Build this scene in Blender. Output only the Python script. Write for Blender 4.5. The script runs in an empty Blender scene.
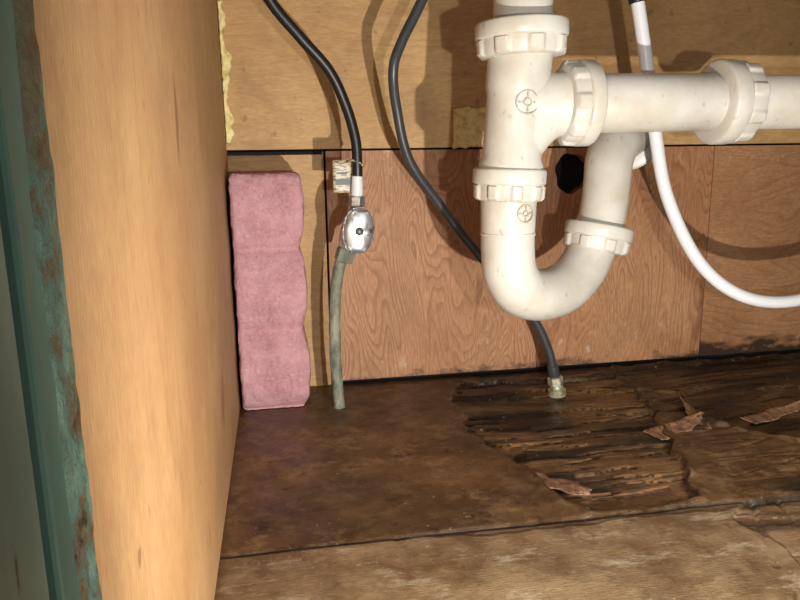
import bpy, bmesh, math, random
import numpy as np
from mathutils import Vector, Matrix, noise
random.seed(3)
scene=bpy.context.scene
scene.view_settings.view_transform='Standard'
COL=bpy.context.collection

def srgb(r,g,b):
    def c(v):
        v/=255.0
        return v/12.92 if v<=.04045 else ((v+.055)/1.055)**2.4
    return (c(r),c(g),c(b),1)

# ------------------------------------------------------------------ node helpers
class NT:
    def __init__(s,name):
        s.m=bpy.data.materials.new(name); s.m.use_nodes=True; s.t=s.m.node_tree
        s.b=s.t.nodes["Principled BSDF"]; s.tc=s.t.nodes.new("ShaderNodeTexCoord")
    def n(s,typ,**k):
        o=s.t.nodes.new(typ)
        for a,v in k.items(): setattr(o,a,v)
        return o
    def l(s,a,b): s.t.links.new(a,b)
    def map(s,scale=(1,1,1),loc=(0,0,0),rot=(0,0,0),src=None):
        o=s.n("ShaderNodeMapping"); s.l(src or s.tc.outputs["Object"],o.inputs[0])
        o.inputs["Scale"].default_value=scale; o.inputs["Location"].default_value=loc; o.inputs["Rotation"].default_value=rot
        return o.outputs[0]
    def noise(s,vec,scale,detail=4,rough=.55,dist=0):
        o=s.n("ShaderNodeTexNoise"); s.l(vec,o.inputs["Vector"]); o.inputs["Scale"].default_value=scale
        o.inputs["Detail"].default_value=detail; o.inputs["Roughness"].default_value=rough; o.inputs["Distortion"].default_value=dist
        return o.outputs["Fac"]
    def math(s,op,a,b=None,clamp=False):
        o=s.n("ShaderNodeMath",operation=op,use_clamp=clamp)
        for i,v in enumerate((a,b)):
            if v is None: continue
            if isinstance(v,(int,float)): o.inputs[i].default_value=v
            else: s.l(v,o.inputs[i])
        return o.outputs[0]
    def ramp(s,fac,stops):
        o=s.n("ShaderNodeValToRGB"); s.l(fac,o.inputs[0]); e=o.color_ramp.elements
        while len(e)<len(stops): e.new(.5)
        for i,(p,c) in enumerate(stops):
            e[i].position=p; e[i].color=c if not isinstance(c,(int,float)) else (c,c,c,1)
        return o.outputs[0]
    def mix(s,fac,a,b,mode='MIX'):
        o=s.n("ShaderNodeMix",data_type='RGBA',blend_type=mode)
        for i,v in ((0,fac),(6,a),(7,b)):
            if isinstance(v,(int,float)): o.inputs[i].default_value=v
            elif isinstance(v,tuple): o.inputs[i].default_value=v
            else: s.l(v,o.inputs[i])
        return o.outputs[2]
    def bump(s,h,strength=.3,dist=.002):
        o=s.n("ShaderNodeBump"); s.l(h,o.inputs["Height"]); o.inputs["Strength"].default_value=strength
        o.inputs["Distance"].default_value=dist; s.l(o.outputs[0],s.b.inputs["Normal"]); return o
    def col(s,v):
        if isinstance(v,tuple): s.b.inputs["Base Color"].default_value=v
        else: s.l(v,s.b.inputs["Base Color"])
    def set(s,**k):
        for a,v in k.items(): s.b.inputs[a.replace("_"," ")].default_value=v

def wood(name,light,dark,line,stretch,lines=30,lw=.5,fine=.35,rough=.6,blot=None,blotz=None,seed=0,spk=.35,drip=0,gscale=3.0):
    w=NT(name)
    v=w.map(scale=stretch,loc=(seed,seed*1.7,seed*.3))
    base=w.noise(v,gscale,2.2,.45,.3)
    ln=w.math('FRACT',w.math('MULTIPLY',base,lines))
    ln=w.ramp(ln,[(0,.0),(.5,.2),(.88,1),(1,0)])
    lmod=w.ramp(w.noise(w.map(scale=(1,1,1),loc=(9,seed,0)),9,2,.5),[(.35,.35),(.65,1)])
    ln=w.math('MULTIPLY',ln,lmod)
    sx,sy,sz=stretch
    fib=w.noise(w.map(scale=(sx*1.0,sy*1.0,sz*1.0)),110,3,.6)
    fib=w.ramp(fib,[(.35,0),(.65,1)])
    big=w.ramp(w.noise(w.map(scale=(1,1,1),loc=(seed,0,0)),7,4,.6),[(.35,0),(.68,1)])
    c=w.mix(big,light,dark)
    c=w.mix(w.math('MULTIPLY',ln,lw),c,line)
    c=w.mix(w.math('MULTIPLY',fib,fine),c,line)
    dirt=w.ramp(w.noise(w.map(scale=(1,1,.8),loc=(1,5,seed)),17,6,.7),[(.50,0),(.70,1)])
    c=w.mix(w.math('MULTIPLY',dirt,.34),c,srgb(116,82,52))
    sp=w.ramp(w.noise(w.map(scale=(1,1,.6)),120,2,.5),[(.69,0),(.74,1)])
    c=w.mix(w.math('MULTIPLY',sp,spk),c,srgb(84,48,26))
    kn=w.ramp(w.noise(w.map(scale=(1,1,.25),loc=(4,2,seed)),26,2,.5),[(.68,0),(.71,1)])
    c=w.mix(w.math('MULTIPLY',kn,spk*1.4),c,srgb(110,66,34))
    sep=w.n("ShaderNodeSeparateXYZ"); w.l(w.tc.outputs["Object"],sep.inputs[0])
    if drip:
        dn=w.ramp(w.noise(w.map(scale=(1.3,1,.7),loc=(2,0,7)),55,4,.7),[(.60,0),(.68,1)])
        zz=w.ramp(w.math('MULTIPLY',sep.outputs[2],4.2),[(0,1),(.12,.6),(.3,.0),(.62,.0),(.93,.9)])
        c=w.mix(w.math('MULTIPLY',w.math('MULTIPLY',dn,zz),drip),c,srgb(206,184,164))
    if blot:
        z=w.math('ADD',sep.outputs[2],w.math('MULTIPLY',w.noise(w.map(scale=(1,1,2.5)),22,4,.65),.06))
        m=w.ramp(w.math('MULTIPLY',z,10),[(.0,1),(blotz*10,1),(blotz*10+.10,0)])
        c=w.mix(w.math('MULTIPLY',m,.9),c,blot)
    w.col(c); w.set(Roughness=rough)
    w.bump(w.math('ADD',w.math('MULTIPLY',ln,.3),fib),.15,.0008)
    return w.m

# ------------------------------------------------------------------ mesh helpers
def newobj(name,verts,faces,mats=(),smooth=False,parent=None,fm=None):
    me=bpy.data.meshes.new(name); me.from_pydata([tuple(v) for v in verts],[],faces); 
    bm=bmesh.new(); bm.from_mesh(me); bmesh.ops.recalc_face_normals(bm,faces=bm.faces); bm.to_mesh(me); bm.free()
    o=bpy.data.objects.new(name,me); COL.objects.link(o)
    for m in mats: me.materials.append(m)
    if fm: me.polygons.foreach_set("material_index",fm)
    if smooth: me.polygons.foreach_set("use_smooth",[True]*len(me.polygons))
    if parent: o.parent=parent
    me.update(); return o
def empty(name,loc=(0,0,0)):
    o=bpy.data.objects.new(name,None); COL.objects.link(o); o.empty_display_size=.01; return o
BOXF=[(0,1,3,2),(4,6,7,5),(0,4,5,1),(2,3,7,6),(0,2,6,4),(1,5,7,3)]
def boxv(x0,x1,y0,y1,z0,z1): return [(x,y,z) for x in (x0,x1) for y in (y0,y1) for z in (z0,z1)]
def boxes(name,lst,mats,parent=None,bevel=0):
    V=[];Fa=[];fm=[]
    for b in lst:
        k=len(V); V+=boxv(*b[:6]); Fa+=[tuple(i+k for i in f) for f in BOXF]; fm+=[b[6] if len(b)>6 else 0]*6
    o=newobj(name,V,Fa,mats,parent=parent,fm=fm)
    if bevel:
        m=o.modifiers.new("bev","BEVEL"); m.width=bevel; m.segments=2
    return o
def crom(P,n=10):
    P=[Vector(p) for p in P]; Q=[P[0]*2-P[1]]+P+[P[-1]*2-P[-2]]; out=[]
    for i in range(1,len(Q)-2):
        a,b,c,d=Q[i-1:i+3]
        for k in range(n):
            t=k/n; out.append(.5*((2*b)+(c-a)*t+(2*a-5*b+4*c-d)*t*t+(3*b-a-3*c+d)*t**3))
    out.append(P[-1]); return out
def sweep(name,P,r,mat,parent=None,n=10,seg=24,cap=True,jit=0):
    pts=crom(P,n); m=len(pts)
    if isinstance(r,(int,float)): rr=[r]*m
    else: rr=[float(v) for v in np.interp(np.linspace(0,len(r)-1,m),range(len(r)),r)]
    T=[(pts[min(i+1,m-1)]-pts[max(i-1,0)]).normalized() for i in range(m)]
    nrm=T[0].orthogonal().normalized(); V=[];Fa=[]
    for i in range(m):
        nrm=(nrm-T[i]*nrm.dot(T[i])).normalized(); bn=T[i].cross(nrm)
        for s in range(seg):
            a=2*math.pi*s/seg; q=rr[i]
            if jit: q*=1+jit*noise.noise(Vector((s*.9,i*.5,3.1)))
            V.append(pts[i]+(nrm*math.cos(a)+bn*math.sin(a))*q)
    for i in range(m-1):
        for s in range(seg):
            s2=(s+1)%seg; Fa.append((i*seg+s,i*seg+s2,(i+1)*seg+s2,(i+1)*seg+s))
    if cap: Fa+= [tuple(range(seg)),tuple(range((m-1)*seg,m*seg))]
    return newobj(name,V,Fa,[mat],True,parent)
def lathe(name,A,d,prof,mat,parent=None,seg=96,teeth=0,amp=.0,smooth=True,rot=0,duty=.45):
    A=Vector(A); d=Vector(d).normalized(); u=d.orthogonal().normalized(); v=d.cross(u); V=[];Fa=[]
    for row in prof:
        t,r=row[0],row[1]; tt=row[2] if len(row)>2 else 0
        for s in range(seg):
            a=2*math.pi*s/seg+rot; q=r
            if tt and teeth:
                c=math.cos(teeth*a); q+=amp*tt*(1/(1+math.exp(-(c-duty)*9)))
            V.append(A+d*t+(u*math.cos(a)+v*math.sin(a))*q)
    m=len(prof)
    for i in range(m-1):
        for s in range(seg):
            s2=(s+1)%seg; Fa.append((i*seg+s,i*seg+s2,(i+1)*seg+s2,(i+1)*seg+s))
    Fa+=[tuple(range(seg)),tuple(range((m-1)*seg,m*seg))]
    o=newobj(name,V,Fa,[mat],smooth,parent)
    if smooth:
        e=o.modifiers.new("es","EDGE_SPLIT"); e.split_angle=math.radians(38)
    return o
def roundbox(name,c,h,r,cuts,mat,disp=None,parent=None,smooth=True):
    bm=bmesh.new(); bmesh.ops.create_cube(bm,size=2); bmesh.ops.subdivide_edges(bm,edges=bm.edges[:],cuts=cuts,use_grid_fill=True)
    for v in bm.verts:
        p=Vector((v.co.x*h[0],v.co.y*h[1],v.co.z*h[2])); k=Vector([max(-(h[i]-r),min(h[i]-r,p[i])) for i in range(3)]); w=p-k
        if w.length>1e-9: p=k+w.normalized()*r
        p=p+Vector(c)
        if disp: p=disp(p,Vector(v.co))
        v.co=p
    me=bpy.data.meshes.new(name); bm.to_mesh(me); bm.free(); me.materials.append(mat)
    o=bpy.data.objects.new(name,me); COL.objects.link(o)
    if smooth: me.polygons.foreach_set("use_smooth",[True]*len(me.polygons))
    if parent: o.parent=parent
    return o

# ------------------------------------------------------------------ camera (solved from wall / floor vanishing lines)
f,pi_,ya,ro,h,xc=693.6,0.20358,0.17387,-0.01481,0.22136,0.04125
cp,sp,cy,sy=math.cos(pi_),math.sin(pi_),math.cos(ya),math.sin(ya)
F=Vector((sy*cp,cy*cp,-sp)); R0=Vector((cy,-sy,0)); U0=R0.cross(F)
R=R0*math.cos(ro)+U0*math.sin(ro); U=-R0*math.sin(ro)+U0*math.cos(ro)
cd=bpy.data.cameras.new("camera"); cam=bpy.data.objects.new("camera",cd); COL.objects.link(cam)
M=Matrix((R,U,-F)).transposed().to_4x4(); M.translation=Vector((xc,-.66,h)); cam.matrix_world=M
cd.sensor_width=36; cd.lens=f*36/800; cd.clip_start=.01
scene.camera=cam

# ------------------------------------------------------------------ materials
m_left=wood("ply_left",srgb(190,152,106),srgb(170,128,84),srgb(130,88,54),(8,8,1.2),lines=9,lw=.25,fine=.36,seed=2,spk=.5)
m_up=wood("ply_back_upper",srgb(210,172,116),srgb(186,144,90),srgb(142,100,58),(1.2,6,5),lines=10,lw=.25,fine=.3,seed=5)
m_low=wood("ply_back_lower",srgb(200,152,110),srgb(178,126,86),srgb(116,66,40),(4.6,3,1.1),lines=44,lw=.62,fine=.36,blot=srgb(46,28,18),blotz=.028,seed=12,drip=.9,gscale=3.8)
m_lowr=wood("ply_back_right",srgb(188,142,100),srgb(162,114,74),srgb(112,70,44),(1.6,3,4),lines=26,lw=.45,fine=.35,blot=srgb(20,12,8),blotz=.043,seed=4,drip=.5)

w=NT("black_void"); w.col((.004,.003,.003,1)); w.set(Roughness=.9); m_void=w.m

w=NT("pvc_white")
n1=w.ramp(w.noise(w.map(),25,4,.6),[(.4,0),(.75,1)])
n2=w.ramp(w.noise(w.map(scale=(1,1,.5)),160,2,.6),[(.66,0),(.74,1)])
c=w.mix(n1,srgb(204,200,191),srgb(180,171,154)); c=w.mix(w.math('MULTIPLY',n2,.4),c,srgb(130,110,86))
w.col(c); w.set(Roughness=.35)
w.bump(w.noise(w.map(),60,3),.05,.001); m_pvc=w.m
w=NT("hose_white"); w.col(srgb(222,222,224)); w.set(Roughness=.35); m_wh=w.m
w=NT("hose_black"); w.col(srgb(26,26,28)); w.set(Roughness=.38); m_bk=w.m
w=NT("hose_grey")
n1=w.noise(w.map(),80,3); w.col(w.mix(n1,srgb(50,54,58),srgb(78,80,82))); w.set(Roughness=.35,Metallic=.2); m_gr=w.m
w=NT("chrome")
n1=w.ramp(w.noise(w.map(),150,4,.6),[(.5,0),(.68,1)])
w.col(w.mix(n1,srgb(200,202,204),srgb(112,108,98))); w.set(Roughness=.33,Metallic=.8)
w.bump(w.noise(w.map(),200,3),.15,.0005); m_chr=w.m
w=NT("weathered_pipe")
n1=w.ramp(w.noise(w.map(scale=(1,1,.6)),120,4,.65),[(.35,0),(.65,1)])
w.col(w.mix(n1,srgb(92,100,88),srgb(148,150,130))); w.set(Roughness=.65,Metallic=.1); w.bump(n1,.5,.0008); m_pipe=w.m
w=NT("brass_corroded")
n1=w.ramp(w.noise(w.map(),170,4,.65),[(.4,0),(.6,1)])
w.col(w.mix(n1,srgb(140,116,74),srgb(176,182,160))); w.set(Roughness=.5,Metallic=.4); w.bump(n1,.4,.0006); m_brass=w.m
w=NT("foam_yellow")
n1=w.noise(w.map(),130,5,.7); w.col(w.ramp(n1,[(.3,srgb(196,166,96)),(.5,srgb(236,218,150)),(.75,srgb(248,240,196))])); w.set(Roughness=.95)
w.bump(n1,.6,.002); m_foam=w.m
w=NT("tag_plastic"); n1=w.ramp(w.noise(w.map(scale=(1,1,3)),260,2,.5),[(.5,0),(.56,1)])
w.col(w.mix(n1,srgb(205,190,150),srgb(110,100,78))); w.set(Roughness=.3,Alpha=.75); m_tag=w.m
w=NT("pink_concrete")
n1=w.noise(w.map(),45,5,.7); n2=w.noise(w.map(),420,3,.7); 
c=w.ramp(n1,[(.3,srgb(170,120,126)),(.6,srgb(196,148,154))])
c=w.mix(w.ramp(n2,[(.55,0),(.7,.5)]),c,srgb(214,184,186)); c=w.mix(w.ramp(n2,[(.28,.6),(.38,0)]),c,srgb(96,60,64))
w.col(c); w.set(Roughness=.95); w.bump(w.math('ADD',n2,n1),.6,.0018); m_block=w.m
w=NT("green_paint")
n1=w.noise(w.map(scale=(1,1,.3)),40,4,.6)
c=w.ramp(n1,[(.3,srgb(104,126,110)),(.6,srgb(128,150,132)),(.8,srgb(146,166,148))])
n2=w.ramp(w.noise(w.map(scale=(1,1,.4)),120,4,.7),[(.64,0),(.72,1)]); c=w.mix(n2,c,srgb(74,82,66))
w.col(c); w.set(Roughness=.45); w.bump(n1,.4,.002); m_green=w.m
w=NT("green_paint_dark")
n1=w.noise(w.map(scale=(1,1,.3)),40,4,.6)
c=w.ramp(n1,[(.3,srgb(70,100,90)),(.6,srgb(90,120,106)),(.8,srgb(112,142,126))])
w.col(c); w.set(Roughness=.5); w.bump(n1,.4,.002); m_green2=w.m
w=NT("green_crust")
n1=w.noise(w.map(scale=(1,1,.6)),95,6,.72)
n3=w.noise(w.map(scale=(1,1,.35)),30,3,.6)
c=w.ramp(n1,[(.34,srgb(34,28,18)),(.42,srgb(100,80,52)),(.48,srgb(78,106,92)),(.62,srgb(108,140,122)),(.72,srgb(150,174,158))])
c=w.mix(w.ramp(n3,[(.50,0),(.59,.8)]),c,srgb(94,76,48))
w.col(c); w.set(Roughness=.7); w.bump(n1,.9,.003); m_crust=w.m
w=NT("veneer_torn")
n1=w.ramp(w.noise(w.map(scale=(8,3,8)),40,3,.6),[(.35,0),(.65,1)])
w.col(w.mix(n1,srgb(156,120,92),srgb(96,68,48))); w.set(Roughness=.6); m_ven=w.m
w=NT("cabinet_top_board"); w.col(srgb(120,100,75)); w.set(Roughness=.8); m_ceil=w.m

# floor material (uses layer attribute written on the mesh: R delam depth, G wet/dark, B front board)
w=NT("floor_wet_plywood")
at=w.n("ShaderNodeAttribute",attribute_name="layer"); sep=w.n("ShaderNodeSeparateColor"); w.l(at.outputs["Color"],sep.inputs[0])
Lr,Lg,Lb=sep.outputs[0],sep.outputs[1],sep.outputs[2]
g=w.noise(w.map(scale=(1.2,5,1)),20,4,.62,.3); g=w.ramp(g,[(.3,0),(.7,1)])
gf=w.ramp(w.noise(w.map(scale=(1,12,1)),90,3,.6),[(.4,0),(.65,1)])
gv=w.ramp(w.noise(w.map(scale=(1,9,1),loc=(5,0,0)),130,4,.7),[(.42,0),(.62,1)])
big=w.ramp(w.noise(w.map(),15,7,.74),[(.38,0),(.60,1)])
c=w.mix(big,srgb(138,103,66),srgb(84,58,36)); c=w.mix(w.math('MULTIPLY',g,.4),c,srgb(62,41,25))
c=w.mix(w.math('MULTIPLY',gv,.35),c,srgb(70,46,28))
sm_=w.noise(w.map(scale=(1,1.2,1)),38,6,.78); c=w.mix(w.ramp(sm_,[(.50,0),(.62,.5)]),c,srgb(158,128,90))
pt=w.ramp(w.noise(w.map(loc=(6,1,0)),60,5,.75),[(.56,0),(.66,.75)]); c=w.mix(pt,c,srgb(44,28,17))
big2=w.ramp(w.noise(w.map(loc=(2,7,0)),18,6,.75),[(.40,0),(.60,1)])
fr=w.mix(big2,srgb(164,138,104),srgb(110,84,56)); fr=w.mix(w.math('MULTIPLY',g,.45),fr,srgb(86,64,42)); fr=w.mix(w.math('MULTIPLY',gv,.3),fr,srgb(92,68,44))
wp=w.ramp(w.noise(w.map(scale=(1,2.5,1),loc=(3,1,0)),24,6,.75),[(.54,0),(.66,1)]); fr=w.mix(w.math('MULTIPLY',wp,.55),fr,srgb(196,182,154))
fr=w.mix(w.math('MULTIPLY',pt,.5),fr,srgb(66,46,30))
c=w.mix(Lb,c,fr)
dl=w.mix(gf,srgb(146,110,74),srgb(52,35,23))
c=w.mix(w.math('MULTIPLY',Lr,.9,True),c,dl)
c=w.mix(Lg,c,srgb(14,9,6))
sp=w.ramp(w.noise(w.map(),190,3,.6),[(.68,0),(.72,1)]); c=w.mix(w.math('MULTIPLY',sp,.45),c,srgb(196,176,140))
w.col(c)
rg=w.ramp(w.noise(w.map(),22,5,.7),[(.38,.24),(.62,.62)]); w.l(rg,w.b.inputs["Roughness"])
w.b.inputs["Coat Weight"].default_value=.08; w.b.inputs["Coat Roughness"].default_value=.25
w.bump(w.math('ADD',w.math('MULTIPLY',gf,.25),w.math('ADD',sm_,w.math('MULTIPLY',gv,.3))),.3,.001); m_floor=w.m

# ------------------------------------------------------------------ room shell (inside of the sink cabinet)
XR=.95; ZT=.58; YF=-.519
boxes("wall_left",[(-.018,0,YF,.03,-.02,ZT)],[m_left])
boxes("wall_right",[(XR,XR+.018,YF,.03,-.02,ZT)],[m_left])
boxes("ceiling",[(-.018,XR+.018,YF-.05,.03,ZT,ZT+.02)],[m_ceil])
pl=boxes("lower_panel",[(.089,.4865,0,.0115,.004,.2275)],[m_low])
cut=lathe("cut",(.333,-.02,.203),(0,1,0),[(0,.0195),(.045,.0195)],m_void,seg=40,smooth=False)
for v in cut.data.vertices:
    a=math.atan2(v.co.z-.203,v.co.x-.333); k=1+.06*math.sin(3*a+1)+.04*math.sin(7*a); v.co.x=.333+(v.co.x-.333)*k*.95; v.co.z=.203+(v.co.z-.203)*k
bmod=pl.modifiers.new("b","BOOLEAN"); bmod.object=cut; bmod.solver='EXACT'; bmod.operation='DIFFERENCE'
dg=bpy.context.evaluated_depsgraph_get(); me2=bpy.data.meshes.new_from_object(pl.evaluated_get(dg))
bmw=bmesh.new(); bmw.from_mesh(me2)
for fc in bmw.faces: fc.material_index=1
def addbox(b):
    vs=[bmw.verts.new(v) for v in boxv(*b[:6])]
    for q in BOXF:
        fc=bmw.faces.new([vs[i] for i in q]); fc.material_index=b[6]
for b in [(0,XR,-.002,.012,.2295,ZT,0),(0,.087,.004,.012,-.02,.2275,0),(.4878,XR,.0004,.012,.004,.2275,2),(0,XR,.012,.03,-.02,ZT,3)]: addbox(b)
mew=bpy.data.meshes.new("wall_back"); bmw.to_mesh(mew); bmw.free()
for m in (m_up,m_low,m_lowr,m_void): mew.materials.append(m)
wb=bpy.data.objects.new("wall_back",mew); COL.objects.link(wb)
bpy.data.objects.remove(cut); bpy.data.objects.remove(pl)
boxes("panel_shade_strip_1",[(0.0,.086,-.0005,.004,.2245,.2275,0)],[m_void])  # black strip standing in for the shade below the upper panel edge

# ------------------------------------------------------------------ floor height field
poly=np.array([(.215,-.022),(.30,-.030),(.375,-.028),(.372,-.09),(.35,-.15),(.335,-.2),(.306,-.284),(.228,-.284),(.212,-.240),(.203,-.19),(.184,-.142),(.196,-.10),(.188,-.07)])
poly2=np.array([(.385,-.012),(.66,-.008),(.70,-.20),(.60,-.24),(.52,-.19),(.475,-.22),(.425,-.215),(.395,-.17),(.405,-.09),(.378,-.06)])
def sd(px,py,poly):
    n=len(poly); d=np.full(px.shape,1e9); ins=np.zeros(px.shape,bool)
    for i in range(n):
        a=poly[i];b=poly[(i+1)%n]; e=b-a; wx=px-a[0];wy=py-a[1]
        t=np.clip((wx*e[0]+wy*e[1])/(e@e),0,1); d=np.minimum(d,np.hypot(wx-e[0]*t,wy-e[1]*t))
        c=((a[1]>py)!=(b[1]>py)) & (px < (b[0]-a[0])*(py-a[1])/(b[1]-a[1]+1e-12)+a[0]); ins^=c
    return np.where(ins,d,-d)
xs=np.unique(np.concatenate([np.arange(0,.16,.003),np.arange(.16,.56,.0012),np.arange(.56,XR+.001,.004),[XR]]))
ysr=np.concatenate([np.arange(-.54,-.37,.003),np.arange(-.37,-.02,.0012),np.arange(-.02,.0035,.002)])
X,Y=np.meshgrid(xs,ysr); nx,ny=len(xs),len(ysr)
def NZ(ax,ay,s=0,A=None,B=None): 
    o=np.empty(X.shape); A=(X if A is None else A)*ax; B=(Y if B is None else B)*ay
    fl=o.ravel(); A=A.ravel();B=B.ravel()
    for i in range(fl.size): fl[i]=noise.noise((A[i],B[i],s))
    return fl.reshape(X.shape)
nA=NZ(9,9,1); nB=NZ(60,60,2); nC=NZ(10,420,3); nD=NZ(14,70,4); nE=NZ(30,160,5)
nF=NZ(22,30,81)
d1=sd(X,Y,poly)+.005*NZ(35,35,7)+.0022*nB+.006*nD+.0012*NZ(160,160,8)
d2=sd(X,Y,poly2)+.014*nF+.0025*nB+.006*nD
ins1=np.clip(d1/.0012,0,1); ins2=np.clip(d2/.0012,0,1)
d=np.maximum(d1,d2); ins=np.maximum(ins1,ins2)
Z=.0012*nA
Yw=Y+.022*NZ(7,9,91)+.006*NZ(24,20,92)
lv=(NZ(4,34,11,B=Yw)+NZ(8,95,12,B=Yw)*.55+NZ(20,20,13)*.2)*3.4+1.5
lev=np.clip(np.floor(lv),0,2)
deep=-.0020-.0016*lev+.0006*nC+.0005*nB
Z=Z*(1-ins)+ins*deep*np.where(ins1>0,1,.7)
rec=np.clip(sd(X,Y,np.array([(.232,-.262),(.300,-.254),(.298,-.283),(.236,-.284)]))/.0015+nB*.3,0,1)
Z=Z*(1-rec)+rec*(-.0075)
lip=np.exp(-((d+.002)/.003)**2)*np.clip(nB+.25+NZ(20,20,21),0,1); Z+=.0032*lip
rz=1/(1+np.exp(-(X-.36-.03*nA)/.012)); rz*=(Y>-.285)
rid=np.clip((nE+.15)*3,-1,1); Z+=rz*(1-ins)*(.0006*rid-.0012*(np.abs(NZ(8,60,31))<.03))
sm=-.2905+.0010*NZ(40,1,41); fb=(Y<sm)
d3=(X-.315-.03*nF-.25*(Y+.33))*1.0+.006*nD; i3=np.clip(d3/.0015,0,1)*fb
d4=(Y+.2975+.010*nF+.003*nB); i4=np.clip(d4/.001,0,1)*fb*(X>.10)
Z=np.where(fb,.0012*nA-i3*(.0014+.0007*lev)-i4*.0008,Z)
ga=np.exp(-((Y-sm)/.0011)**2); Z-=.0025*ga
for (a,b) in [((.335,-.292),(.30,-.36)),((.355,-.292),(.335,-.35)),((.372,-.292),(.345,-.40))]:
    a=np.array(a);b=np.array(b);e=b-a;t=np.clip(((X-a[0])*e[0]+(Y-a[1])*e[1])/(e@e),0,1)
    dd=np.hypot(X-a[0]-e[0]*t,Y-a[1]-e[1]*t)+.002*nB; Z-=.0015*np.exp(-(dd/.0012)**2)
lay_r=np.clip(ins*(.5+.25*lev)+i3*.35,0,1)
dark=np.zeros(X.shape)
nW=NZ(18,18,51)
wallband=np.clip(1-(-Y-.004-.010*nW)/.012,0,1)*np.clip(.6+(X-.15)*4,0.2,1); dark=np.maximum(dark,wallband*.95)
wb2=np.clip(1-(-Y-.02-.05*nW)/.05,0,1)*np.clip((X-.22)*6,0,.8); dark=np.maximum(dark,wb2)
gd=np.exp(-((Y-sm)/.0022)**2); dark=np.maximum(dark,.9*gd)
dark=np.maximum(dark,rz*np.clip(.42+NZ(11,45,61)*1.1,0,.88))
st=NZ(7,46,62,B=Yw)
dark=np.maximum(dark,ins1*np.clip(st*3.0+.08+.85*np.exp(-((X-.238)/.055)**2)*(Y>-.18),0,.96)*(1-rec))
dark=np.maximum(dark,ins2*np.clip(st*2.6+.50,0,.95))
frl=lv-np.floor(lv); dark=np.maximum(dark,ins*.92*((frl<.10)&(lv>0)&(lv<3))*(1-rec))
dark=np.maximum(dark,.8*np.exp(-(((X-.09)/.012)**2+((Y+.06)/.012)**2)))
dark=np.maximum(dark,.9*np.exp(-((d)/.0014)**2)*(X>.17))
dark=np.maximum(dark,i3*np.clip(st*1.8+.1,0,.6)); dark=np.maximum(dark,.6*np.exp(-(d3/.0012)**2)*fb)
dark=np.maximum(dark,i4*.35)
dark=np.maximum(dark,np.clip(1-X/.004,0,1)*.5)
dark=np.maximum(dark,np.clip((NZ(6,8,63)-.02)*1.6,0,.45)*(~fb))
r1=np.hypot((X-.13)/1.4,Y+.03)+.02*nW; dark=np.maximum(dark,.40*np.exp(-((r1-.085)/.006)**2)*(Y>-.28)); dark=np.maximum(dark,.30*(r1<.085))
dark=np.maximum(dark,(~fb)*.45*np.clip(1+(d1+.006*nW*3)/.045,0,1)*(d1<0))
lay_r=np.where(rec>.5,.3,lay_r); dark=np.where(rec>.5,.0,dark)
V=np.stack([X,Y,Z],-1).reshape(-1,3)
idx=np.arange(nx*ny).reshape(ny,nx)
Fq=np.stack([idx[:-1,:-1],idx[:-1,1:],idx[1:,1:],idx[1:,:-1]],-1).reshape(-1,4)
me=bpy.data.meshes.new("floor"); me.from_pydata(V.tolist(),[],Fq.tolist()); me.materials.append(m_floor)
ca=me.color_attributes.new("layer",'FLOAT_COLOR','POINT')
ca.data.foreach_set("color",np.stack([lay_r,dark,fb.astype(float),np.ones(X.shape)],-1).reshape(-1))
me.polygons.foreach_set("use_smooth",[True]*len(me.polygons))
fo=bpy.data.objects.new("floor",me); COL.objects.link(fo)

# torn veneer tongues still attached at one end, tips lifted
tv=empty("torn_floor_veneer")
def flake(name,x,y,L,W,ang,curl,seed,z=.001,mat=m_ven):
    nu,nv=40,12; V=[];Fa=[]
    ca_,sa=math.cos(ang),math.sin(ang)
    for i in range(nu):
        u=i/(nu-1); wd=W*(1-u**2.2)**.7*(1+.25*noise.noise((u*5,seed,0)))+.0006
        off=.35*W*noise.noise((u*2.5,seed+9,1))
        for j in range(nv):
            v=(j/(nv-1)-.5)
            px=u*L+.10*L*noise.noise((v*5,seed,4))*u; py=(v+.08*noise.noise((u*18,seed,v*3))*abs(2*v))*wd+off
            pz=z-.002*(1-u)+curl*(u**2)*(1+1.2*v)+.0006*noise.noise((u*6,v*4,seed))
            V.append((x+px*ca_-py*sa,y+px*sa+py*ca_,pz))
    for i in range(nu-1):
        for j in range(nv-1):
            a=i*nv+j; Fa.append((a,a+1,a+nv+1,a+nv))
    o=newobj(name,V,Fa,[mat],True,tv); s=o.modifiers.new("s","SOLIDIFY"); s.thickness=.0005; return o
flake("tongue_1",.330,-.178,.060,.020,.30,.004,1,.0010)
flake("tongue_2",.378,-.175,.060,.012,1.30,.005,2,.0010)
flake("tongue_3",.208,-.228,.048,.020,-1.0,.003,3,.0010)
flake("tongue_4",.425,-.165,.070,.016,.2,.004,8,.0005)

# ------------------------------------------------------------------ pink concrete edging block
def bd(p,c):
    z=p.z
    s=abs(math.sin(math.pi*(z-.002)/.0715))**.6   # three scallops
    front=max(0,-c.y)**2
    p.y-= (.0130*s-.0075)*front
    rgt=max(0,c.x)**2
    p.x+= (.0062*s-.0040)*rgt
    n=noise.noise(p*90)*.0012+noise.noise(p*300)*.0009
    return p+Vector((n*.7*c.x,n*c.y,n*.5*max(0,c.z)))
roundbox("concrete_edging_block",(.033,-.0335,.1050),(.0295,.0285,.1045),.004,80,m_block,bd)

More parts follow.
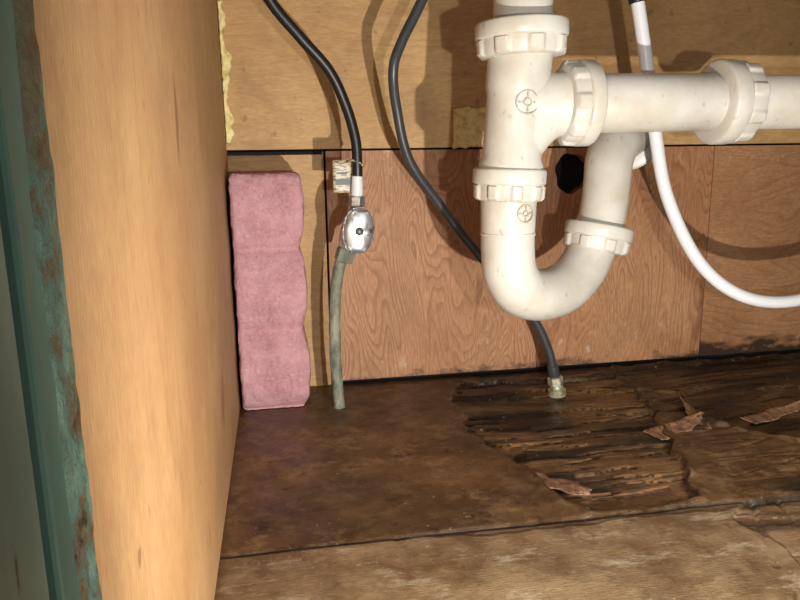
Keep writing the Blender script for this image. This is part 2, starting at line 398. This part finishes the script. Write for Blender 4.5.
# ------------------------------------------------------------------ shutoff valve with supply stub
va=empty("shutoff_valve")
sweep("supply_stub",[(.089,-.063,-.002),(.0875,-.064,.03),(.0868,-.065,.055),(.0880,-.067,.10),(.092,-.074,.130),(.097,-.079,.142)],.0050,m_pipe,va,jit=.16)
lathe("compression_nut",(.0950,-.077,.135),(.32,-.1,1),[(0,.0066),(.001,.0082),(.011,.0082),(.012,.0066)],m_pipe,va,seg=6,smooth=False)
lathe("valve_body",(.0985,-.0785,.146),(.28,0,1),[(0,.006),(.001,.0078),(.012,.0090),(.022,.0090),(.028,.0072),(.034,.0072),(.035,.005)],m_chr,va,seg=32)
lathe("valve_stem",(.1035,-.079,.163),(.1,-1,.05),[(0,.006),(.008,.006),(.009,.0042),(.016,.0042)],m_chr,va,seg=24)
o=roundbox("oval_handle",(0,0,0),(.0130,.0038,.0185),.0036,26,m_chr,parent=va)
for v in o.data.vertices:
    x,y,z=v.co; k=math.sqrt(max(0,1-(z/.0187)**2)); rr_=min(1,math.hypot(x/.013,z/.0185))
    v.co.x=x*(.18+.82*k); v.co.y=y+((rr_**2)*.0022 if y<0 else 0)-.0003*math.cos(6*math.atan2(z,x))*rr_
o.matrix_world=Matrix.Translation((.1068,-.097,.1625))@Matrix.Rotation(.12,4,'Y')@Matrix.Rotation(.05,4,'Z')
lathe("handle_screw",(.1068,-.1003,.1625),(0,-1,0),[(0,.0034),(.0014,.0034),(.002,.0026)],m_gr,va,seg=20)
lathe("outlet_nut",(.1078,-.079,.181),(.05,0,1),[(0,.0056),(.001,.0068),(.008,.0068),(.009,.0056)],m_chr,va,seg=6,smooth=False)
lathe("outlet_sleeve",(.1082,-.0795,.190),(.03,0,1),[(0,.0044),(.001,.0050),(.016,.0046),(.017,.0036)],m_wh,va,seg=24)
o=roundbox("valve_tag",(.0975,-.0735,.206),(.0085,.0022,.0135),.0012,10,m_tag,parent=va)
boxes("tag_label",[(.091,.104,-.0761,-.0758,.199,.204),(.092,.101,-.0761,-.0758,.208,.2095)],[m_bk],va)
sweep("tag_loop",[(.101,-.074,.217),(.105,-.082,.219),(.112,-.083,.216),(.113,-.078,.213),(.107,-.073,.214)],.0009,m_tag,va,seg=8)

sweep("black_supply_hose",[(.1088,-.0795,.203),(.109,-.080,.216),(.108,-.08,.236),(.101,-.081,.262),(.088,-.085,.289),(.066,-.09,.313),(.044,-.095,.339),(.027,-.105,.375),(.022,-.11,.45),(.03,-.11,ZT)],.0043,m_bk,n=14)

gh=empty("gray_supply_hose")
sweep("hose",[(.2915,-.067,.020),(.286,-.067,.042),(.272,-.066,.071),(.247,-.065,.101),(.210,-.065,.144),(.182,-.07,.179),(.153,-.08,.218),(.141,-.09,.259),(.137,-.10,.288),(.144,-.10,.309),(.159,-.10,.337),(.185,-.10,.39),(.205,-.10,.47),(.21,-.10,ZT)],.0040,m_gr,gh,n=14)
lathe("ferrule",(.2925,-.067,.016),(-.18,0,1),[(0,.0052),(.001,.0058),(.010,.0052),(.011,.0042)],m_gr,gh,seg=24)
lathe("compression_nut",(.2945,-.067,.007),(-.15,0,1),[(0,.0062),(.001,.0072),(.008,.0072),(.009,.0058)],m_brass,gh,seg=6,smooth=False)
lathe("floor_fitting",(.296,-.067,-.003),(-.1,0,1),[(0,.0085),(.006,.0088),(.0075,.0065),(.011,.006)],m_brass,gh,seg=20)

wh=empty("white_drain_hose")
sweep("hose",[(.313,-.15,.334),(.323,-.15,.290),(.3335,-.15,.239),(.348,-.15,.186),(.374,-.16,.134),(.409,-.17,.107),(.459,-.17,.102),(.52,-.16,.118),(.58,-.15,.17),(.61,-.13,.27),(.62,-.12,.42),(.62,-.12,ZT)],.0050,m_wh,wh,n=14)
sweep("black_coupling",[(.3135,-.15,.331),(.311,-.15,.345),(.309,-.15,.40),(.305,-.15,ZT)],.0062,m_bk,wh)

# ------------------------------------------------------------------ PVC drain
pv=empty("pvc_drain_trap")
Yp=-.20
def nut(name,A,dr,r,L,teeth=8,amp=.002,rot=0,flange=True):
    pr=[(0,r-.008),(0,r-.0018),(.0006,r-.0006),(.0016,r),(L*.42,r),(L*.46,r-.0004),(L*.50,r-.0022,.3),(L*.54,r-.0022,1),(L*.90,r-.0026,1),(L*.97,r-.0036,.6),(L,r-.006,0),(L,r-.010)]
    return lathe(name,A,dr,pr,m_pvc,pv,seg=192,teeth=teeth,amp=amp,rot=rot,duty=.2)
lathe("tailpiece",(.2065,Yp,.285),(-.002,0,1),[(0,.0192),(ZT-.285,.0192)],m_pvc,pv,seg=64)
nut("slip_nut_top",(.2055,Yp,.3065),(.03,0,-1),.0305,.022,8)
lathe("tee_body",(.1990,Yp,.199),(.07,0,1),[(0,.0185),(.002,.0218),(.008,.0222),(.016,.0218),(.020,.0200),(.06,.0200),(.066,.0212),(.088,.0212),(.09,.0205)],m_pvc,pv,seg=72)
nut("slip_nut_lower",(.1993,Yp,.2125),(-.04,0,-1),.0250,.022,9)
sweep("tee_sweep",[(.201,Yp,.214),(.206,Yp,.232),(.222,Yp,.249),(.243,Yp,.2545)],[.017,.0185,.0195,.0195],m_pvc,pv,seg=40)
lathe("tee_branch",(.203,Yp,.2545),(1,0,.003),[(0,.0205),(.03,.0205),(.034,.022),(.05,.022),(.051,.0195)],m_pvc,pv,seg=64)
nut("slip_nut_branch",(.2555,Yp,.2550),(-1,0,0),.0285,.021,8)
lathe("branch_arm",(.250,Yp,.2550),(1,0,.008),[(0,.0185),(.012,.0188),(.014,.0197),(.095,.0197),(.097,.0185),(.115,.0185)],m_pvc,pv,seg=64)
nut("slip_nut_arm",(.3475,Yp,.2556),(1,0,0),.0290,.026,9)
lathe("long_arm",(.345,Yp,.2556),(1,0,.004),[(0,.0180),(.028,.0180),(.029,.0187),(XR-.345,.0187)],m_pvc,pv,seg=64)
lathe("trap_inlet",(.1985,Yp,.165),(.01,0,1),[(0,.0180),(.001,.0185),(.028,.0192),(.04,.0192)],m_pvc,pv,seg=64)
sweep("j_bend",[(.1985,Yp,.172),(.1988,-.2,.156),(.2015,-.1985,.140),(.212,-.193,.1262),(.232,-.182,.1198),(.254,-.170,.1220),(.272,-.160,.133),(.283,-.154,.148),(.288,-.151,.160)],[.0185,.0186,.0188,.0190,.0192,.0190,.0187,.0185,.0185],m_pvc,pv,n=12,seg=48)
lathe("j_bend_seam",(.1985,Yp,.1665),(0,0,1),[(0,.0180),(.0005,.0191),(.0025,.0191),(.003,.0180)],m_pvc,pv,seg=64)
nut("slip_nut_trap",(.2915,-.1495,.1665),(-.22,-.08,-1),.0265,.021,8)
sweep("trap_arm",[(.289,-.1505,.155),(.2945,-.148,.178),(.298,-.145,.199),(.302,-.1395,.217),(.313,-.128,.2300),(.331,-.107,.2345),(.352,-.078,.2345),(.372,-.045,.2345),(.395,-.0025,.2345)],[.0185,.0180,.0180,.0185,.0188,.0185,.0180,.0178,.0178],m_pvc,pv,n=12,seg=48)
nut("slip_nut_wall",(.338,-.098,.2345),(.52,.85,0),.0275,.022,8)
w=NT("pvc_emboss"); w.col(srgb(170,162,146)); w.set(Roughness=.5); m_emb=w.m
def emboss(name,cx,cz,r,x0,rad):
    V=[];Fa=[]
    def ring(r0,r1,nseg=40):
        b=len(V)
        for i in range(nseg):
            a=2*math.pi*i/nseg
            for q,e in ((r0,0),(r0,.0006),(r1,.0006),(r1,0)):
                x=cx+q*math.cos(a); z=cz+q*math.sin(a); V.append((x,Yp-math.sqrt(max(0,rad**2-(x-x0)**2))-e+.0001,z))
        for i in range(nseg):
            j=(i+1)%nseg
            for q in range(3): Fa.append((b+i*4+q,b+i*4+q+1,b+j*4+q+1,b+j*4+q))
    ring(r,r-.0008); ring(r*.35,r*.35-.0007)
    for a0 in (0,1.57,3.14,4.71):
        b=len(V)
        for (q,t) in ((r*.45,-.12),(r*.8,-.12),(r*.8,.12),(r*.45,.12)):
            x=cx+q*math.cos(a0+t); z=cz+q*math.sin(a0+t); V.append((x,Yp-math.sqrt(max(0,rad**2-(x-x0)**2))-.0005,z))
        Fa.append((b,b+1,b+2,b+3))
    newobj(name,V,Fa,[m_emb],False,pv)
emboss("size_mark",.2035,.2545,.0078,.203,.0208)
emboss("size_mark_trap",.2045,.183,.0062,.1987,.0196)

# ------------------------------------------------------------------ foam bits
def foamd(p,c):
    n=noise.noise(p*120)*.004+noise.noise(p*320)*.0015
    return p+Vector((n*.8*abs(c.z),-abs(n)*.6 if c.y<0 else 0,n*.8))
roundbox("foam_insulation_patch",(.2265,-.0045,.2475),(.0165,.0025,.0185),.0018,24,m_foam,foamd)
def foaml(p,c):
    wdt=.5+.9*noise.noise(Vector((0,3,p.z*38)))+.3*noise.noise(Vector((1,3,p.z*150)))
    p.x=.0003+(p.x-.0003)*max(.08,wdt); 
    return p+Vector((abs(noise.noise(p*250))*.0012,-abs(noise.noise(p*170))*.003 if c.y<0 else 0,0))
roundbox("foam_sealant_bead",(.0058,-.0055,.295),(.0055,.0035,.060),.002,60,m_foam,foaml)

# ------------------------------------------------------------------ green face frame
ff=empty("cabinet_face_frame")
boxes("stile",[(-.055,.0002,-.5400,YF-.0005,-.06,ZT+.02)],[m_green2],ff,bevel=.001)
boxes("door_edge",[(-.055,-.0004,-.585,-.5425,-.06,ZT+.02)],[m_green],ff,bevel=.002)
boxes("stile_gap",[(-.055,-.004,-.5428,-.5398,-.06,ZT+.02)],[m_void],ff)
cuy,cuz=22,420; V=[];Fa=[]
for i in range(cuz+1):
    z=-.04+.46*i/cuz
    wl=.0125+.0035*noise.noise(Vector((0,2,z*22)))+.0016*noise.noise(Vector((5,2,z*120)))
    for j in range(cuy+1):
        t=j/cuy; y=YF+.0006+.0006*noise.noise(Vector((7,1,z*140)))-wl*t
        prof=math.sin(math.pi*min(1,t*1.0))**.5
        x=.0001+prof*(.0011+.0009*noise.noise(Vector((1,y*160,z*60)))+.0006*noise.noise(Vector((4,y*420,z*260))))
        V.append((x,y,z))
for i in range(cuz):
    for j in range(cuy):
        a=i*(cuy+1)+j; Fa.append((a,a+1,a+cuy+2,a+cuy+1))
newobj("paint_crust",V,Fa,[m_crust],True,ff)

# ------------------------------------------------------------------ lights
def spot(name,loc,tgt,power,size,ang,blend,colr):
    ld=bpy.data.lights.new(name,'SPOT'); ld.energy=power; ld.shadow_soft_size=size; ld.spot_size=math.radians(ang); ld.spot_blend=blend; ld.color=colr
    o=bpy.data.objects.new(name,ld); COL.objects.link(o); o.location=loc
    o.rotation_euler=(Vector(tgt)-Vector(loc)).to_track_quat('-Z','Y').to_euler(); return o
spot("flashlight_beam",(.175,-.61,.07),(.24,0,.17),9.3,.003,154,.75,(1,.955,.88))
spot("phone_flash",(.12,-.68,.20),(.32,0,.14),4.2,.004,115,1,(1,.975,.93))
spot("floor_glare_fill",(.42,-.62,.30),(.365,-.32,0),3.6,.03,30,1,(1,.97,.92))  # added spot that brightens the front right floor, not a known lamp
ld=bpy.data.lights.new("front_fill",'AREA'); ld.energy=2.0; ld.size=.6; ld.color=(1,.95,.88)  # soft fill added outside the open front, no known lamp there
o=bpy.data.objects.new("front_fill",ld); COL.objects.link(o); o.location=(.7,-1.6,1.0); o.rotation_euler=(Vector((.2,-.2,.1))-o.location).to_track_quat('-Z','Y').to_euler()
wd=bpy.data.worlds.new("w"); scene.world=wd; wd.use_nodes=True
wd.node_tree.nodes["Background"].inputs[0].default_value=(.92,.96,1,1); wd.node_tree.nodes["Background"].inputs[1].default_value=.15
